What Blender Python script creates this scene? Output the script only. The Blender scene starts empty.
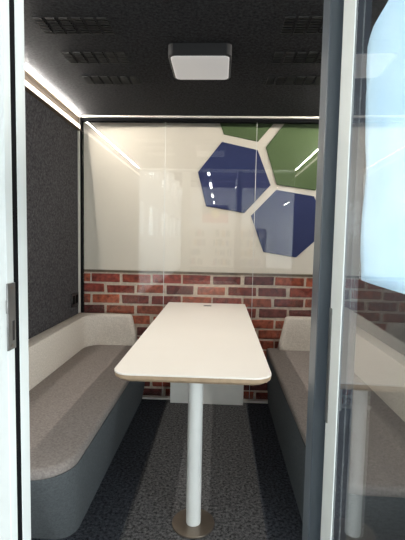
import bpy, bmesh, math, random
from mathutils import Vector, Matrix
random.seed(7)
sc = bpy.context.scene
COL = sc.collection

# ------------------------------------------------------------------ helpers
def s(r, g, b):
    def f(c):
        c /= 255.0
        return c / 12.92 if c <= 0.04045 else ((c + 0.055) / 1.055) ** 2.4
    return (f(r), f(g), f(b), 1.0)

def base_mat(name):
    m = bpy.data.materials.new(name); m.use_nodes = True
    nt = m.node_tree
    return m, nt, nt.nodes['Principled BSDF'], nt.nodes['Material Output']

def plain(name, col, rough=0.5, metal=0.0, spec=0.5, var=0.0, scale=8.0):
    m, nt, p, out = base_mat(name)
    p.inputs['Roughness'].default_value = rough
    p.inputs['Metallic'].default_value = metal
    p.inputs['Specular IOR Level'].default_value = spec
    p.inputs['Base Color'].default_value = col
    if var:
        tc = nt.nodes.new('ShaderNodeTexCoord'); n = nt.nodes.new('ShaderNodeTexNoise')
        n.inputs['Scale'].default_value = scale; n.inputs['Detail'].default_value = 5
        r = nt.nodes.new('ShaderNodeValToRGB')
        r.color_ramp.elements[0].position = 0.3; r.color_ramp.elements[1].position = 0.7
        r.color_ramp.elements[0].color = tuple(c * (1 - var) for c in col[:3]) + (1,)
        r.color_ramp.elements[1].color = tuple(min(1, c * (1 + var)) for c in col[:3]) + (1,)
        nt.links.new(tc.outputs['Object'], n.inputs['Vector'])
        nt.links.new(n.outputs['Fac'], r.inputs['Fac'])
        nt.links.new(r.outputs['Color'], p.inputs['Base Color'])
    return m

def fabric(name, c0, c1, scale, bump=0.3, lo=0.35, hi=0.65, spec=0.15):
    """woven / felted cloth: fine fibre speckle in colour and relief"""
    m, nt, p, out = base_mat(name)
    p.inputs['Roughness'].default_value = 0.95
    p.inputs['Specular IOR Level'].default_value = spec
    tc = nt.nodes.new('ShaderNodeTexCoord')
    n = nt.nodes.new('ShaderNodeTexNoise'); n.inputs['Scale'].default_value = scale
    n.inputs['Detail'].default_value = 6; n.inputs['Roughness'].default_value = 0.75
    r = nt.nodes.new('ShaderNodeValToRGB')
    r.color_ramp.elements[0].position = lo; r.color_ramp.elements[1].position = hi
    r.color_ramp.elements[0].color = c0; r.color_ramp.elements[1].color = c1
    b = nt.nodes.new('ShaderNodeBump'); b.inputs['Strength'].default_value = bump
    b.inputs['Distance'].default_value = 0.004
    nt.links.new(tc.outputs['Object'], n.inputs['Vector'])
    nt.links.new(n.outputs['Fac'], r.inputs['Fac'])
    nt.links.new(r.outputs['Color'], p.inputs['Base Color'])
    nt.links.new(n.outputs['Fac'], b.inputs['Height'])
    nt.links.new(b.outputs['Normal'], p.inputs['Normal'])
    return m

def glass(name, f0=0.045, tint=(0.97, 0.985, 0.98, 1), rough=0.0):
    """thin flat glazing: clear transmission with a grazing-angle mirror"""
    m, nt, p, out = base_mat(name)
    nt.nodes.remove(p)
    lw = nt.nodes.new('ShaderNodeLayerWeight'); lw.inputs['Blend'].default_value = 0.5
    pw = nt.nodes.new('ShaderNodeMath'); pw.operation = 'POWER'; pw.inputs[1].default_value = 5
    ma = nt.nodes.new('ShaderNodeMath'); ma.operation = 'MULTIPLY_ADD'
    ma.inputs[1].default_value = 1 - f0; ma.inputs[2].default_value = f0
    t = nt.nodes.new('ShaderNodeBsdfTransparent'); t.inputs['Color'].default_value = tint
    g = nt.nodes.new('ShaderNodeBsdfGlossy'); g.inputs['Roughness'].default_value = rough
    mx = nt.nodes.new('ShaderNodeMixShader')
    nt.links.new(lw.outputs['Facing'], pw.inputs[0]); nt.links.new(pw.outputs[0], ma.inputs[0])
    nt.links.new(ma.outputs[0], mx.inputs[0]); nt.links.new(t.outputs[0], mx.inputs[1])
    nt.links.new(g.outputs[0], mx.inputs[2]); nt.links.new(mx.outputs[0], out.inputs['Surface'])
    return m

def glow(name, col, strength):
    m, nt, p, out = base_mat(name)
    p.inputs['Base Color'].default_value = (0.8, 0.8, 0.8, 1)
    p.inputs['Emission Color'].default_value = col
    p.inputs['Emission Strength'].default_value = strength
    return m

def mesh(name, bm, mat, parent=None, bevel=0.0, seg=2, smooth=False, loc=None):
    bmesh.ops.recalc_face_normals(bm, faces=bm.faces)
    me = bpy.data.meshes.new(name); bm.to_mesh(me); bm.free()
    for mm in (mat if isinstance(mat, (list, tuple)) else [mat]):
        me.materials.append(mm)
    o = bpy.data.objects.new(name, me); COL.objects.link(o)
    if parent is not None:
        o.parent = parent
        o.location = -Vector(parent.get('_w', (0, 0, 0)))   # meshes are written in world metres
    if bevel:
        md = o.modifiers.new('bevel', 'BEVEL'); md.width = bevel; md.segments = seg
        md.limit_method = 'ANGLE'; md.angle_limit = math.radians(40)
    if smooth or bevel:
        for p in me.polygons: p.use_smooth = True
        if not smooth or bevel:
            try: me.set_sharp_from_angle(angle=math.radians(45))
            except Exception: pass
    return o

def box(bm, x0, x1, y0, y1, z0, z1):
    v = [bm.verts.new((x, y, z)) for z in (z0, z1) for y in (y0, y1) for x in (x0, x1)]
    for f in ((0, 1, 3, 2), (4, 6, 7, 5), (0, 4, 5, 1), (2, 3, 7, 6), (0, 2, 6, 4), (1, 5, 7, 3)):
        bm.faces.new([v[i] for i in f])
    return v

def bx(*a):
    bm = bmesh.new(); box(bm, *a); return bm

def boxes(lst):
    bm = bmesh.new()
    for a in lst: box(bm, *a)
    return bm

def loft(bm, rings, cap=True):
    R = [[bm.verts.new(p) for p in r] for r in rings]
    n = len(R[0])
    for a, b in zip(R, R[1:]):
        for i in range(n):
            bm.faces.new((a[i], a[(i + 1) % n], b[(i + 1) % n], b[i]))
    if cap:
        bm.faces.new(R[0][::-1]); bm.faces.new(R[-1])
    return R

def lathe(prof, cx, cy, n=40):
    bm = bmesh.new()
    loft(bm, [[(cx + r * math.cos(2 * math.pi * i / n), cy + r * math.sin(2 * math.pi * i / n), z) for i in range(n)] for r, z in prof])
    return bm

def round_poly(pts, seg=8):
    """pts: (x, y, radius) -> polygon with rounded corners"""
    out = []; n = len(pts)
    for i in range(n):
        x, y, r = pts[i]; P = Vector((x, y))
        a = Vector(pts[i - 1][:2]) - P; b = Vector(pts[(i + 1) % n][:2]) - P
        if r <= 0: out.append((x, y)); continue
        a.normalize(); b.normalize()
        ang = a.angle(b); t = r / math.tan(ang / 2)
        c = P + (a + b).normalized() * (r / math.sin(ang / 2))
        p0 = P + a * t; p1 = P + b * t
        a0 = math.atan2(p0.y - c.y, p0.x - c.x); a1 = math.atan2(p1.y - c.y, p1.x - c.x)
        d = (a1 - a0 + math.pi) % (2 * math.pi) - math.pi
        for k in range(seg + 1):
            q = a0 + d * k / seg
            out.append((c.x + r * math.cos(q), c.y + r * math.sin(q)))
    return out

def thing(name, label, cat, loc, group=None):
    o = bpy.data.objects.new(name, None); COL.objects.link(o)
    o.empty_display_size = 0.1
    o.location = loc; o['_w'] = tuple(loc); o['label'] = label; o['category'] = cat
    if group: o['group'] = group
    return o

def tag(o, label, cat, group=None):
    o['label'] = label; o['category'] = cat
    if group: o['group'] = group
    return o

def struct(o):
    o['kind'] = 'structure'; return o

# ------------------------------------------------------------------ pod dimensions (metres, camera at x=0 y=0)
LX, RX, D, C = -1.057, 0.93, 2.988, 2.105     # side walls, back glass, ceiling
FY = 0.80                                      # front glazing line
WY = 3.095                                     # brick and white wall behind the glass

# ------------------------------------------------------------------ materials
felt_wall = fabric('charcoal_felt', s(34, 34, 36), s(84, 82, 83), 75, 0.5)
felt_ceil = fabric('dark_felt', s(26, 27, 30), s(66, 67, 70), 75, 0.5)
carpet_l = fabric('carpet_grey', s(30, 31, 33), s(122, 122, 123), 75, 0.5, 0.38, 0.66)
carpet_d = fabric('carpet_dark', s(30, 32, 37), s(98, 102, 110), 75, 0.5, 0.38, 0.66)
taupe = fabric('taupe_weave', s(122, 115, 110), s(152, 144, 139), 110, 0.15)
greybase = fabric('slate_weave', s(80, 84, 86), s(100, 104, 106), 110, 0.15)
cream = fabric('cream_weave', s(180, 172, 161), s(212, 204, 193), 120, 0.15)
white_lam = plain('white_laminate', s(238, 233, 224), 0.38, var=0.015, scale=3)
ply = plain('plywood_edge', s(176, 152, 124), 0.55, var=0.12, scale=30)
white_met = plain('white_powder_coat', s(232, 234, 230), 0.35, var=0.02, scale=20)
frame_white = plain('white_frame_paint', s(204, 209, 206), 0.4, var=0.02, scale=14)
post_grey = plain('blue_grey_paint', s(72, 80, 87), 0.34, var=0.03, scale=10)
gasket = plain('black_rubber', s(12, 13, 15), 0.9, spec=0.1)
steel = plain('brushed_steel', s(134, 124, 113), 0.36, 0.9, var=0.05, scale=60)
strike_m = plain('dull_zinc', s(128, 128, 126), 0.4, 0.85, var=0.06, scale=40)
black_pl = plain('black_plastic', s(18, 19, 22), 0.45)
vent_m = plain('vent_black', s(10, 13, 15), 0.6)
alu = plain('satin_aluminium', s(214, 210, 202), 0.4, 0.3)
plaster = plain('white_plaster', s(226, 216, 202), 0.7, var=0.02, scale=4)
mortar = plain('mortar', s(206, 188, 170), 0.95, var=0.18, scale=40)
blue_p = fabric('navy_felt_panel', s(46, 53, 90), s(62, 70, 112), 160, 0.2)
green_p = fabric('green_felt_panel', s(80, 97, 66), s(100, 117, 82), 160, 0.2)
diff_off = glow('lamp_diffuser', (1, 0.96, 0.95, 1), 0.12)
led_hot = glow('led_line', (1, 0.9, 0.76, 1), 7)
led_soft = glow('led_lower_line', (1, 0.88, 0.74, 1), 2.0)
led_chan = plain('led_channel_paint', s(112, 98, 82), 0.7)
gl_back = glass('back_glass', 0.046, (0.98, 0.985, 0.98, 1))
gl_door = glass('door_glass', 0.045, (0.98, 0.985, 0.985, 1))
gl_front = glass('front_glass', 0.02, (0.97, 0.98, 0.98, 1))

# brick: per-brick colour attribute x fine noise
brick_m, nt, p, _o = base_mat('red_brick')
at = nt.nodes.new('ShaderNodeAttribute'); at.attribute_name = 'brick_colour'
tc = nt.nodes.new('ShaderNodeTexCoord'); n1 = nt.nodes.new('ShaderNodeTexNoise')
n1.inputs['Scale'].default_value = 28; n1.inputs['Detail'].default_value = 7
rr = nt.nodes.new('ShaderNodeValToRGB')
rr.color_ramp.elements[0].position = 0.3; rr.color_ramp.elements[1].position = 0.72
rr.color_ramp.elements[0].color = (0.45, 0.42, 0.42, 1); rr.color_ramp.elements[1].color = (1.45, 1.4, 1.35, 1)
mu = nt.nodes.new('ShaderNodeMix'); mu.data_type = 'RGBA'; mu.blend_type = 'MULTIPLY'; mu.inputs[0].default_value = 1
bu = nt.nodes.new('ShaderNodeBump'); bu.inputs['Strength'].default_value = 0.5; bu.inputs['Distance'].default_value = 0.006
nt.links.new(tc.outputs['Object'], n1.inputs['Vector']); nt.links.new(n1.outputs['Fac'], rr.inputs['Fac'])
nt.links.new(at.outputs['Color'], mu.inputs[6]); nt.links.new(rr.outputs['Color'], mu.inputs[7])
nt.links.new(mu.outputs[2], p.inputs['Base Color']); nt.links.new(n1.outputs['Fac'], bu.inputs['Height'])
nt.links.new(bu.outputs['Normal'], p.inputs['Normal']); p.inputs['Roughness'].default_value = 0.9

# ------------------------------------------------------------------ SETTING: pod shell
bm = bmesh.new()
xs = [LX - 0.05, -0.381, 0.219, RX + 0.05]
for i in range(3):
    vs = box(bm, xs[i], xs[i + 1], FY, D + 0.02, -0.03, 0.0)
bm.faces.ensure_lookup_table()
for i, f in enumerate(bm.faces): f.material_index = 1 if 6 <= i < 12 else 0
struct(mesh('floor', bm, [carpet_d, carpet_l]))
struct(mesh('ceiling', bx(LX - 0.05, RX + 0.05, FY - 0.05, D + 0.02, C, C + 0.1), felt_ceil))
struct(mesh('wall_left', bx(LX - 0.05, LX, FY, D - 0.02, 0, C), felt_wall))
struct(mesh('wall_right', bx(RX, RX + 0.05, FY, D - 0.02, 0, C), felt_wall))

# back glazing: three panes, silver channel, black gasket
fr = struct(mesh('trim_1', boxes([
    (LX, RX, D - 0.045, D - 0.02, C - 0.012, C),                     # silver line under ceiling
    (LX, LX + 0.010, D - 0.045, D - 0.02, 0.0, C - 0.012),
    (RX - 0.010, RX, D - 0.045, D - 0.02, 0.0, C - 0.012),
    (LX, RX, D - 0.045, D - 0.005, 0.0, 0.014)]), alu))
struct(mesh('trim_2', boxes([
    (LX, RX, D - 0.02, D + 0.02, C - 0.034, C - 0.0005),
    (LX - 0.0, LX + 0.024, D - 0.0195, D + 0.02, 0.0, C - 0.034),
    (RX - 0.024, RX, D - 0.0195, D + 0.02, 0.0, C - 0.034)]), gasket))
seams = [LX + 0.024, -0.419, 0.249, RX - 0.024]
for i in range(3):
    w = struct(mesh('window_%d' % (i + 1), bx(seams[i] + 0.0015, seams[i + 1] - 0.0015, D - 0.005, D + 0.005, 0.0145, C - 0.034), gl_back))
seam_m = plain('clear_joint', s(226, 226, 220), 0.25)
struct(mesh('trim_3', boxes([(x - 0.0014, x + 0.0014, D - 0.005, D + 0.005, 0.0145, C - 0.034) for x in seams[1:3]]), seam_m))

# wall behind the glass: white plaster over brick dado, dark ledge
wb = struct(mesh('wall_back', bx(-2.2, 4.8, WY, WY + 0.15, -0.03, 3.6), plaster))
bm = bmesh.new()
bk = bmesh.new()
lay = None
box(bm, -1.7, 1.6, WY - 0.0275, WY - 0.0005, -0.03, 0.952)
wm = mesh('mortar_bed', bm, mortar, wb)
bm = bmesh.new()
cl = bm.loops.layers.float_color.new('brick_colour')
row, z1 = 0, 0.944
tones = [s(140, 66, 50), s(124, 54, 44), s(152, 76, 54), s(110, 52, 46), s(132, 60, 50), s(100, 50, 48), s(146, 80, 62), s(160, 84, 60)]
while z1 > -0.02:
    hgt = 0.067
    off = (-0.987 if row % 2 == 0 else -0.875) - 0.236 * 3 + random.uniform(-.012, .012)
    for k in range(12):
        x0 = off + 0.236 * k + random.uniform(-.004, .004); wd = 0.236 - 0.018 + random.uniform(-.009, .007)
        if x0 + wd > 1.55: break
        dz = random.uniform(-.003, .003)
        nf = len(bm.faces)
        v = box(bm, x0, x0 + wd, WY - 0.032 + random.uniform(-.003, .003), WY - 0.015, z1 - hgt + dz, z1 + dz + random.uniform(-.003, .002))
        for q in v:
            q.co.x += random.uniform(-.004, .004); q.co.z += random.uniform(-.004, .004)
        c = random.choice(tones); j = random.uniform(.95, 1.4)
        bm.faces.ensure_lookup_table()
        for f in bm.faces[nf:]:
            for l in f.loops: l[cl] = (c[0] * j, c[1] * j, c[2] * j, 1)
    z1 -= 0.0825; row += 1
mesh('brick_courses', bm, brick_m, wb, bevel=0.006, seg=2)
mesh('ledge', bx(-1.7, 1.6, WY - 0.036, WY - 0.0005, 0.953, 0.969), plain('old_timber', s(112, 98, 82), 0.8, var=0.25, scale=25), wb)

# front frame: left jamb, right post, header, fixed side glass
JL = -0.3955
lj = struct(mesh('trim_4', boxes([
    (JL - 0.11, JL, 0.725, 0.751, 0, 2.08),
    (JL - 0.11, JL, 0.771, 0.807, 0, 2.08)]), frame_white, bevel=0.0015))
mesh('rubber_seal', bx(JL - 0.10, JL - 0.001, 0.7515, 0.7705, 0, 2.08), gasket, lj)
bm = boxes([(JL, JL + 0.003, 0.722, 0.7505, 1.003, 1.131), (JL, JL + 0.0045, 0.7195, 0.724, 1.075, 1.100)])
st = mesh('strike_plate', bm, strike_m, lj, bevel=0.0008)
st['label'] = 'dull zinc lock strike'
bm = boxes([(JL + 0.003, JL + 0.0034, 0.738, 0.745, 1.020, 1.058)])
mesh('latch_slot', bm, black_pl, st)
bm = bmesh.new()
for zz in (1.122, 1.011): 
    loft(bm, [[(JL + 0.003 + d, 0.736 + 0.003 * math.cos(a), zz + 0.003 * math.sin(a)) for a in [2 * math.pi * i / 12 for i in range(12)]] for d in (0, .0006)])
mesh('screw', bm, steel, st)

PX = 0.2014
struct(mesh('trim_5', bx(PX, 0.262, 0.815, 0.872, 0, 2.08), post_grey, bevel=0.002))
struct(mesh('trim_6', bx(LX - 0.05, RX + 0.05, 0.77, 0.872, 2.08, C + 0.1), frame_white, bevel=0.002))
struct(mesh('trim_7', boxes([(LX - 0.05, LX, 0.75, 0.81, 0, 2.08), (RX, RX + 0.05, 0.75, 0.81, 0, 2.08)]), frame_white, bevel=0.002))
struct(mesh('window_4', bx(LX, JL - 0.11, 0.782, 0.79, 0, 2.08), gl_front))
struct(mesh('window_5', bx(0.2625, RX, 0.838, 0.846, 0, 2.08), gl_front))

# open glass door leaf, at right angles to the front, hinged on the post
DX0, DX1, GX = 0.222, 0.272, 0.2278
def swung(bm):
    """the leaf stands a degree and a half off square"""
    bmesh.ops.rotate(bm, verts=bm.verts, cent=(DX0, 0.797, 0), matrix=Matrix.Rotation(-0.0265, 3, 'Z')); return bm
def leaf(x0, x1):
    return swung(boxes([(x0, x1, 0.722, 0.797, 0.012, 2.07), (x0, x1, 0.055, 0.130, 0.012, 2.07),
                        (x0, x1, 0.130, 0.722, 0.012, 0.10), (x0, x1, 0.130, 0.722, 1.98, 2.07)]))
dr = struct(mesh('door_1', leaf(DX0, 0.2245), frame_white, bevel=0.0006))
of = mesh('outer_frame', leaf(0.2247, 0.2500), plain('dark_frame_paint', s(34, 40, 48), 0.4), dr)
of['label'] = 'dark outer half of the door frame'
mesh('glass_pane', swung(bx(GX - 0.003, GX + 0.003, 0.1305, 0.7215, 0.1005, 1.9795)), gl_door, dr)
mesh('hinge_seal', swung(boxes([(DX0 + 0.010, 0.246, 0.7972, 0.8135, 0.02, 2.06)])), gasket, dr)
hg = mesh('hinge', swung(boxes([(DX0 - 0.002, DX0, 0.782, 0.7975, 0.86, 1.09)])), strike_m, dr)
hg['label'] = 'slim grey hinge plate'

# ------------------------------------------------------------------ sheet on the door
def sheet():
    edge = [(0.6643, 1.1588), (0.6630, 1.1786), (0.6655, 1.2031), (0.6678, 1.2243), (0.6742, 1.2596), (0.674, 1.2784), (0.6691, 1.3054), (0.6647, 1.3341),
            (0.6668, 1.3607), (0.6727, 1.3811), (0.678, 1.4031), (0.6847, 1.4209), (0.692, 1.4492), (0.6932, 1.4638), (0.690, 1.4722), (0.6912, 1.5029),
            (0.6886, 1.5381), (0.6786, 1.5504), (0.6662, 1.5595), (0.640, 1.5622)]
    bm = bmesh.new(); cols = 24; F_, B_ = [], []
    for (ye, z) in edge:
        a, b = [], []
        for k in range(cols + 1):
            t = k / cols; y = ye + (0.17 - ye) * t
            bow = 0.0012 * math.sin(9 * z + 4 * t) + 0.0012 + 0.004 * math.exp(-((t) * 14) ** 2) * (0.6 + 0.4 * math.sin(40 * z))
            a.append(bm.verts.new((GX + 0.0045 + bow, y, z))); b.append(bm.verts.new((GX + 0.0053 + bow, y, z)))
        F_.append(a); B_.append(b)
    for i in range(len(edge) - 1):
        for k in range(cols):
            bm.faces.new((F_[i][k], F_[i][k + 1], F_[i + 1][k + 1], F_[i + 1][k]))
            bm.faces.new((B_[i][k], B_[i + 1][k], B_[i + 1][k + 1], B_[i][k + 1]))
    R = len(edge) - 1
    for i in range(R):
        bm.faces.new((F_[i][0], F_[i + 1][0], B_[i + 1][0], B_[i][0])); bm.faces.new((F_[i][cols], B_[i][cols], B_[i + 1][cols], F_[i + 1][cols]))
    for k in range(cols):
        bm.faces.new((F_[0][k], B_[0][k], B_[0][k + 1], F_[0][k + 1])); bm.faces.new((F_[R][k], F_[R][k + 1], B_[R][k + 1], B_[R][k]))
    # the leaf's own swing, minus the few millimetres it moves the edge
    return swung(bm)
sh_m, nt, p, out = base_mat('pale_blue_film')
tc = nt.nodes.new('ShaderNodeTexCoord'); nz = nt.nodes.new('ShaderNodeTexNoise'); nz.inputs['Scale'].default_value = 14
nz.inputs['Detail'].default_value = 4
rp = nt.nodes.new('ShaderNodeValToRGB'); rp.color_ramp.elements[0].color = s(214, 233, 244); rp.color_ramp.elements[1].color = s(228, 243, 250)
rp.color_ramp.elements[0].position = .3; rp.color_ramp.elements[1].position = .7
nt.links.new(tc.outputs['Object'], nz.inputs['Vector']); nt.links.new(nz.outputs['Fac'], rp.inputs['Fac'])
df = nt.nodes.new('ShaderNodeBsdfDiffuse'); tr = nt.nodes.new('ShaderNodeBsdfTranslucent'); mx = nt.nodes.new('ShaderNodeMixShader')
mx.inputs[0].default_value = 0.6
nt.links.new(rp.outputs['Color'], df.inputs['Color']); nt.links.new(rp.outputs['Color'], tr.inputs['Color'])
nt.links.new(df.outputs[0], mx.inputs[1]); nt.links.new(tr.outputs[0], mx.inputs[2]); nt.links.new(mx.outputs[0], out.inputs['Surface'])
nt.nodes.remove(p)
tag(mesh('plastic_sheet', sheet(), sh_m, smooth=True), 'large pale blue sheet with a wavy edge stuck on the open glass door', 'sheet')

# ------------------------------------------------------------------ table
T = 0.745; TX0, TX1, TY0, TY1 = -0.376, 0.196, 1.360, D - 0.012
t = thing('meeting_table', 'long white meeting table on a single round column between the benches', 'table', (-0.083, 2.1, 0))
pl0 = round_poly([(TX0, TY0, .065), (TX1, TY0, .065), (TX1, TY1, .004), (TX0, TY1, .004)], 10)
cx, cy = (TX0 + TX1) / 2, (TY0 + TY1) / 2
def inset(pl, d):
    return [(cx + (x - cx) * (1 - d / (0.5 * (TX1 - TX0))), cy + (y - cy) * (1 - d / (0.5 * (TY1 - TY0)))) for x, y in pl]
bm = bmesh.new()
loft(bm, [[(x, y, T - 0.006) for x, y in pl0], [(x, y, T - 0.001) for x, y in pl0], [(x, y, T) for x, y in inset(pl0, .0015)]])
top = mesh('tabletop', bm, white_lam, t)
bm = bmesh.new()
loft(bm, [[(x, y, T - 0.031) for x, y in inset(pl0, .014)], [(x, y, T - 0.020) for x, y in inset(pl0, .002)], [(x, y, T - 0.0062) for x, y in pl0]])
e = mesh('plywood_edge', bm, ply, top); e['label'] = 'bevelled bare plywood edge'
bm = boxes([(-0.108, -0.052, 2.832, 2.868, T, T + 0.0016)])
g = mesh('cable_grommet', bm, strike_m, top, bevel=.0007)
mesh('grommet_slot', boxes([(-0.100, -0.060, 2.838, 2.848, T + 0.0016, T + 0.0020), (-0.100, -0.060, 2.853, 2.862, T + 0.0016, T + 0.0020)]), black_pl, g)
px, py = -0.088, 1.633
mesh('column', lathe([(.031, .008), (.0315, .012), (.0315, T - 0.0312)], px, py), white_met, t, smooth=True).data.set_sharp_from_angle(angle=math.radians(40))
b = mesh('base_plate', lathe([(.091, .0005), (.092, .004), (.0905, .0075), (.088, .008)], px, py, 56), steel, t, smooth=True)
b.data.set_sharp_from_angle(angle=math.radians(40)); b['label'] = 'round brushed steel base'
bm = boxes([(-0.346, 0.198, 2.885, 2.915, 0.002, T - 0.0312)])
e = mesh('end_panel', bm, white_met, t, bevel=.003); e['label'] = 'white panel carrying the far end'

# ------------------------------------------------------------------ benches
SZ = 0.430
def bench(sg, wall, back_in, front, foot, wing, top, label):
    """sg=+1 bench on the left wall, -1 on the right; x positions are absolute"""
    o = thing('bench', label, 'bench', ((wall + front) / 2, 2.1, 0), None)
    yb, yf = D - 0.048, 1.268
    def ordered(p): return p if sg > 0 else p[::-1]
    r_ = .13
    plan = round_poly(ordered([(wall + .002 * sg, yf, .005), (front, yf, r_), (front, yb, .01), (wall + .002 * sg, yb, .005)]), 12)
    plan_b = round_poly(ordered([(wall + .002 * sg, 1.50, .005), (foot, 1.50, r_ * .6), (foot, yb, .01), (wall + .002 * sg, yb, .005)]), 12)
    mid = lambda f: [(a[0] * (1 - f) + b_[0] * f, a[1] * (1 - f) + b_[1] * f) for a, b_ in zip(plan, plan_b)]
    bm = bmesh.new()
    rings = [[(x, y, 0.002) for x, y in plan_b]]
    for f in (.8, .6, .4, .2, .06):
        rings.append([(x, y, 0.002 + (SZ - .042) * (1 - f)) for x, y in mid(f)])
    rings.append([(x, y, SZ - 0.0365) for x, y in mid(0.015)])
    loft(bm, rings)
    mesh('base', bm, greybase, o, smooth=True).data.set_sharp_from_angle(angle=math.radians(50))
    c0 = Vector(((wall + front) / 2, 2.1))
    def ins(d): return [(x + (c0.x - x) / abs(front - wall) * 2 * d, y + (c0.y - y) / 1.7 * 2 * d) for x, y in plan]
    bm = bmesh.new()
    loft(bm, [[(x, y, SZ - 0.036) for x, y in ins(.004)], [(x, y, SZ - 0.030) for x, y in ins(.000)], [(x, y, SZ - 0.016) for x, y in plan],
              [(x, y, SZ - 0.006) for x, y in ins(.004)], [(x, y, SZ) for x, y in ins(.016)]])
    seat = mesh('seat', bm, taupe, o, smooth=True); seat.data.set_sharp_from_angle(angle=math.radians(50))
    # backrest with the wing that turns along the glass, one upholstered piece
    yin = yb - .07
    out = ordered([(wall + .004 * sg, 1.255, .01), (back_in, 1.255, .03), (back_in, yin, .12), (wing, yin, .03), (wing, yb, .02), (wall + .004 * sg, yb, .01)])
    pb = round_poly(out, 8)
    bm = bmesh.new()
    def lev(z, d):
        res = []
        for x, y in pb:
            near_wing = max(0., min(1., (x - back_in) / (wing - back_in))) if abs(wing - back_in) > 0 else 0
            sl = (top - z) / (top - SZ) * .05 * sg * (1 if abs(x - wing) < .035 else 0)
            mx_ = (wall + back_in) / 2 if near_wing <= 0 else x
            dx = d * (1 if x < mx_ else -1) if near_wing <= 0 else (-d * sg if abs(x - wing) < .035 else 0)
            ym = yb - .04
            dy = 0 if y < yin - .13 else (d if y < ym else -d)
            res.append((x + dx + sl, y + dy * .8, z))
        return res
    loft(bm, [lev(SZ + .001, 0), lev(SZ + .10, 0), lev(top - .02, 0), lev(top - .006, .004), lev(top, .014)])
    mesh('backrest', bm, cream, o, smooth=True).data.set_sharp_from_angle(angle=math.radians(50))
    return o
bench(+1, LX, -0.958, -0.500, -0.565, -0.642, 0.655, 'grey upholstered bench with cream back on the left, nearest the strike plate jamb')
bench(-1, RX, 0.835, 0.362, 0.385, 0.49, 0.672, 'grey upholstered bench with cream back on the right, partly behind the post and door')

# ------------------------------------------------------------------ ceiling lamp
l = thing('ceiling_lamp', 'square black ceiling lamp with a white diffuser in the middle of the ceiling', 'lamp', (-0.112, 2.015, C))
pl1 = round_poly([(-0.258, 1.872, .03), (0.034, 1.872, .03), (0.034, 2.160, .03), (-0.258, 2.160, .03)], 8)
lc = Vector((-0.112, 2.016))
def li(d): return [(x + (lc.x - x) * d / .145, y + (lc.y - y) * d / .145) for x, y in pl1]
bm = bmesh.new()
loft(bm, [[(x, y, C - .0005) for x, y in pl1], [(x, y, C - .050) for x, y in pl1], [(x, y, C - .054) for x, y in li(.003)], [(x, y, C - .054) for x, y in li(.009)], [(x, y, C - .050) for x, y in li(.0095)]])
mesh('housing', bm, black_pl, l)
bm = bmesh.new()
loft(bm, [[(x, y, C - .0495) for x, y in li(.0105)], [(x, y, C - .055) for x, y in li(.0105)], [(x, y, C - .0565) for x, y in li(.015)]])
mesh('diffuser', bm, diff_off, l)

# ------------------------------------------------------------------ LED strips in the ceiling corners
def led(x, sg, label):
    o = thing('ceiling_light_strip', label, 'light strip', (x, 1.9, C - .05), 'led strips')
    y0, y1 = FY + .09, D - 0.046
    w = lambda a, b_, z0, z1: (min(x + a * sg, x + b_ * sg), max(x + a * sg, x + b_ * sg), y0, y1, z0, z1)
    mesh('channel', boxes([w(.001, .012, C - .112, C - .0005), w(.012, .03, C - .112, C - .106)]), led_chan, o)
    mesh('upper_tube', boxes([w(.013, .019, C - .012, C - .001)]), led_hot, o)
    mesh('lower_lip', boxes([w(.012, .020, C - .1055, C - .072)]), led_soft, o)
    return o
led(LX, 1, 'glowing warm light strip along the top of the left felt wall')
led(RX, -1, 'glowing warm light strip along the top of the right felt wall')
def area(name, loc, rot, sx, sy, power, col, spread=math.pi):
    la = bpy.data.lights.new(name, 'AREA'); la.shape = 'RECTANGLE'; la.size = sx; la.size_y = sy; la.energy = power; la.color = col; la.spread = spread
    o = bpy.data.objects.new(name, la); COL.objects.link(o); o.location = loc; o.rotation_euler = rot
    return o
area('led_light', (LX + .0205, 1.92, C - .0100), (0, math.radians(-72), 0), .008, 2.0, 14, (1, .94, .86))
area('led_light', (RX - .0205, 1.92, C - .0100), (0, math.radians(72), 0), .008, 2.0, 14, (1, .94, .86))

# ------------------------------------------------------------------ ceiling vents
def vent(x0, y0, wd, dp):
    o = thing('ceiling_vent', '', 'vent', (x0 + wd / 2, y0 + dp / 2, C), 'louvred vents in the felt ceiling')
    n = 6; pitch = wd / n
    for i in range(n):
        bm = bmesh.new(); a = x0 + pitch * i
        box(bm, a, a + pitch * .74, y0, y0 + dp, C - .0015, C - .0003)
        for k in range(7):
            yy = y0 + dp * k / 7
            box(bm, a, a + pitch * .74, yy, yy + dp / 7 * .5, C - .006, C - .0016)
        mesh('louvre', bm, vent_m, o)
    return o
pos = ['nearest', 'middle', 'farthest']
for j, (yy, dp) in enumerate([(1.662, .135), (1.959, .125), (2.242, .118)]):
    vent(-0.782, yy, .318, dp)['label'] = 'black louvred ceiling vent left of the square lamp, %s of three' % pos[j]
    vent(0.238, yy, .318, dp)['label'] = 'black louvred ceiling vent right of the square lamp, %s of three' % pos[j]

# ------------------------------------------------------------------ wall plate on the left felt wall
o = thing('wall_socket', 'small black socket plate on the left felt wall above the bench', 'socket', (LX, 2.86, .76))
mesh('cover_plate', bx(LX, LX + .008, 2.79, 2.93, .715, .815), black_pl, o, bevel=.003)
mesh('outlet', boxes([(LX + .008, LX + .0095, 2.805, 2.85, .735, .795), (LX + .008, LX + .0095, 2.868, 2.913, .735, .795)]), gasket, o)

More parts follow.
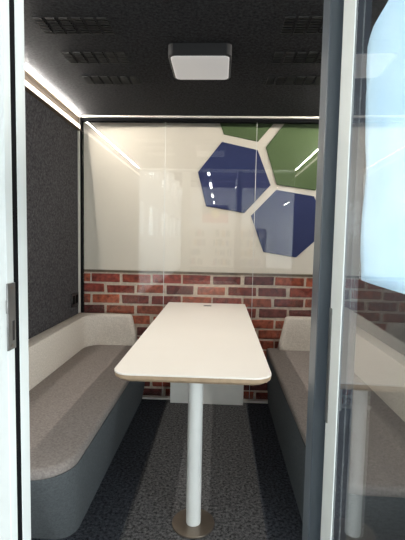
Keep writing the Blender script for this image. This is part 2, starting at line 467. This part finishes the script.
# ------------------------------------------------------------------ hexagon panels on the white wall
def hexa(pts, mat, label):
    bm = bmesh.new(); c = (sum(p[0] for p in pts) / 6, sum(p[1] for p in pts) / 6)
    f = lambda k: [(c[0] + (x - c[0]) * k, c[1] + (z - c[1]) * k) for x, z in pts]
    loft(bm, [[(x, WY - .0006, z) for x, z in pts], [(x, WY - .010, z) for x, z in pts], [(x, WY - .013, z) for x, z in f(.99)]])
    tag(mesh('hexagon_panel', bm, mat), label, 'wall panel', 'felt hexagons on the white wall')
hexa([(-.003, 1.958), (.266, 1.900), (.372, 1.640), (.180, 1.428), (-.114, 1.476), (-.180, 1.731)], blue_p, 'upper left dark blue hexagon panel, seen whole on the white wall')
hexa([(.416, 1.606), (.700, 1.562), (.815, 1.315), (.582, 1.097), (.333, 1.134), (.231, 1.408)], blue_p, 'lower right dark blue hexagon panel, just above the bricks')
hexa([(.328, 1.921), (.515, 2.165), (.800, 2.110), (.905, 1.850), (.706, 1.606), (.419, 1.645)], green_p, 'large green hexagon panel beside the grey post')
hexa([(.011, 2.014), (.268, 1.962), (.450, 2.180), (.370, 2.440), (.090, 2.480), (-.090, 2.270)], green_p, 'green hexagon panel at the top, mostly cut off by the ceiling')

# ------------------------------------------------------------------ the hall outside (behind the camera, seen in the glass)
hall_floor = fabric('hall_carpet', s(88, 90, 94), s(112, 113, 116), 60, .3)
hall_white = plain('hall_paint', s(226, 224, 220), .8)
hall_dark = plain('hall_dark_ceiling', s(70, 58, 66), .8)
HX0, HX1, HY0 = -1.75, 4.8, -12.5
struct(mesh('floor_hall', bx(-2.2, HX1, HY0, WY, -.08, -.031), hall_floor))
struct(mesh('ceiling_hall', boxes([(-2.2, HX1, HY0, WY, 3.6, 3.7)] + [(-2.2, HX1, y, y + .15, 3.42, 3.6) for y in (-11, -9.2, -7.4, -5.6, -3.8, -2.0, -.2)]), hall_dark))
struct(mesh('wall_rear', bx(-2.2, HX1, HY0 - .15, HY0, -.08, 3.7), hall_white))
wins = [(-11.6 + 2.1 * i, -10.1 + 2.1 * i) for i in range(5)]
lst = [(HX0 - .15, HX0, HY0, WY, -.08, 1.30), (HX0 - .15, HX0, HY0, WY, 2.05, 2.75), (HX0 - .15, HX0, HY0, WY, 3.35, 3.6)]
ys = [HY0] + [v for w in wins for v in w] + [WY]
for i in range(0, len(ys), 2):
    for z0, z1 in ((1.30, 2.05), (2.75, 3.35)): lst.append((HX0 - .15, HX0, ys[i], ys[i + 1], z0, z1))
struct(mesh('wall_hall_left', boxes(lst), hall_white))
k = 6
for (a, b_) in wins:
    for z0, z1 in ((1.30, 2.05), (2.75, 3.35)):
        struct(mesh('window_%d' % k, bx(HX0 - .08, HX0 - .07, a, b_, z0, z1), gl_front)); k += 1
# pendants
def copy_tree(o, loc):
    r = o.copy(); COL.objects.link(r); r.location = loc
    for ch in list(o.children):
        c = ch.copy(); COL.objects.link(c); c.parent = r
    return r
pend_glow = glow('pendant_glow', (1, .98, .95, 1), 6)
p0 = thing('pendant_light', 'long white pendant light under the dark hall ceiling', 'light', (-.29, -2.9, 2.72), 'hall pendant lights')
mesh('housing', bx(-.325, -.255, -3.5, -2.3, 2.72, 2.78), white_met, p0)
mesh('diffuser', bx(-.315, -.265, -3.48, -2.32, 2.71, 2.7195), pend_glow, p0)
for y in (-3.3, -2.5): mesh('cord', bx(-.292, -.288, y - .002, y + .002, 2.78, 3.6), black_pl, p0)
plist = [(-.29, -2.9)]
for x, y in [(-.29, -5.2), (-.29, -7.6), (-.29, -10.2), (2.6, -2.9), (2.6, -5.2), (2.6, -7.6), (2.6, -10.2)]:
    copy_tree(p0, (x, y, 2.72)); plist.append((x, y))
for x, y in plist:
    area('pendant_lamp', (x, y, 2.70), (0, 0, 0), .05, 1.1, 7, (1, .97, .92))
# flag, bookcases and books at the far wall
fl = thing('wall_flag', 'black and red flag with a yellow disc on the far hall wall', 'flag', (-.25, HY0, 2.4))
mesh('red_half', bx(-.85, .35, HY0 + .001, HY0 + .012, 2.0, 2.4), plain('flag_red', s(180, 60, 50), .8), fl)
mesh('black_half', bx(-.85, .35, HY0 + .001, HY0 + .012, 2.4, 2.8), plain('flag_black', s(60, 46, 44), .8), fl)
bm = bmesh.new(); loft(bm, [[(-.25 + .2 * math.cos(a), HY0 + yy, 2.4 + .2 * math.sin(a)) for a in [2 * math.pi * i / 28 for i in range(28)]] for yy in (.0125, .016)])
mesh('yellow_disc', bm, plain('flag_yellow', s(226, 190, 50), .8), fl)
bc = []
def bookcase(x):
    o = thing('bookcase', 'white open bookcase against the far hall wall', 'bookcase', (x, HY0 + .2, -.03), 'hall bookcases')
    mesh('carcass', boxes([(x - .6, x - .575, HY0 + .02, HY0 + .34, -.03, 1.75), (x + .575, x + .6, HY0 + .02, HY0 + .34, -.03, 1.75), (x - .575, x + .575, HY0 + .005, HY0 + .02, -.03, 1.75)]), hall_white, o)
    for z in (.05, .48, .91, 1.34, 1.73):
        mesh('shelf', bx(x - .575, x + .575, HY0 + .02, HY0 + .33, z, z + .022), hall_white, o)
bk_cols = [plain('cover_%s' % n, c, .7) for n, c in (('red', s(150, 60, 50)), ('blue', s(60, 80, 130)), ('cream', s(220, 210, 190)), ('green', s(70, 110, 80)), ('black', s(40, 40, 44)), ('ochre', s(190, 150, 80)))]
for x in (-1.0, .25, 1.5):
    bookcase(x)
    for z in (.072, .502, .932, 1.362):
        xx = x - .56
        for i in range(8):
            wd = random.uniform(.05, .1); hh = random.uniform(.24, .33)
            if i: xx += random.uniform(.0, .05)
            bb = mesh('book', bx(xx, xx + wd, HY0 + .05, HY0 + .05 + random.uniform(.17, .24), z + .0005, z + hh), random.choice(bk_cols))
            tag(bb, 'book standing upright in a white hall bookcase', 'book', 'books in the hall bookcases'); xx += wd + .002

# ------------------------------------------------------------------ daylight
w = bpy.data.worlds.new('World'); sc.world = w; w.use_nodes = True
bg = w.node_tree.nodes['Background']; bg.inputs['Color'].default_value = (0.88, 0.95, 0.98, 1); bg.inputs['Strength'].default_value = 7.5
def portal(loc, rot, sx, sy):
    o = area('daylight_portal', loc, rot, sx, sy, 1, (1, 1, 1)); o.data.cycles.is_portal = True
portal((HX1, -4.7, 1.76), (0, math.radians(90), 0), 3.6, 15.5)   # glazed facade side

# ------------------------------------------------------------------ camera
p_, q_, r_ = 0.0760, 0.0425, 0.0195; H = 1.22; F = 400.0
R = Vector((1, 0, 0)); Dn = Vector((0, 0, -1)); Fw = Vector((0, 1, 0))
F1 = math.cos(p_) * Fw + math.sin(p_) * Dn; D1 = math.cos(p_) * Dn - math.sin(p_) * Fw
rz = Matrix.Rotation(q_, 3, 'Z'); R, D1, F1 = rz @ R, rz @ D1, rz @ F1
c, sn = math.cos(r_), math.sin(r_)
R2 = c * R - sn * D1; D2 = c * D1 + sn * R
cam = bpy.data.cameras.new('camera'); co = bpy.data.objects.new('camera', cam); COL.objects.link(co)
co.matrix_world = Matrix(((R2.x, -D2.x, -F1.x, 0), (R2.y, -D2.y, -F1.y, 0), (R2.z, -D2.z, -F1.z, H), (0, 0, 0, 1)))
cam.sensor_fit = 'AUTO'; cam.sensor_width = 36; cam.lens = F / 540 * 36; cam.clip_start = 0.02
sc.camera = co

for o in sc.objects:
    if '_w' in o: del o['_w']
vs = sc.view_settings
vs.view_transform = 'Standard'; vs.look = 'None'; vs.gamma = 1; vs.use_curve_mapping = False; vs.exposure = 0.62
cy_ = sc.cycles
cy_.use_denoising = True; cy_.max_bounces = 10; cy_.diffuse_bounces = 5; cy_.glossy_bounces = 6; cy_.transparent_max_bounces = 32
cy_.caustics_reflective = False; cy_.caustics_refractive = False
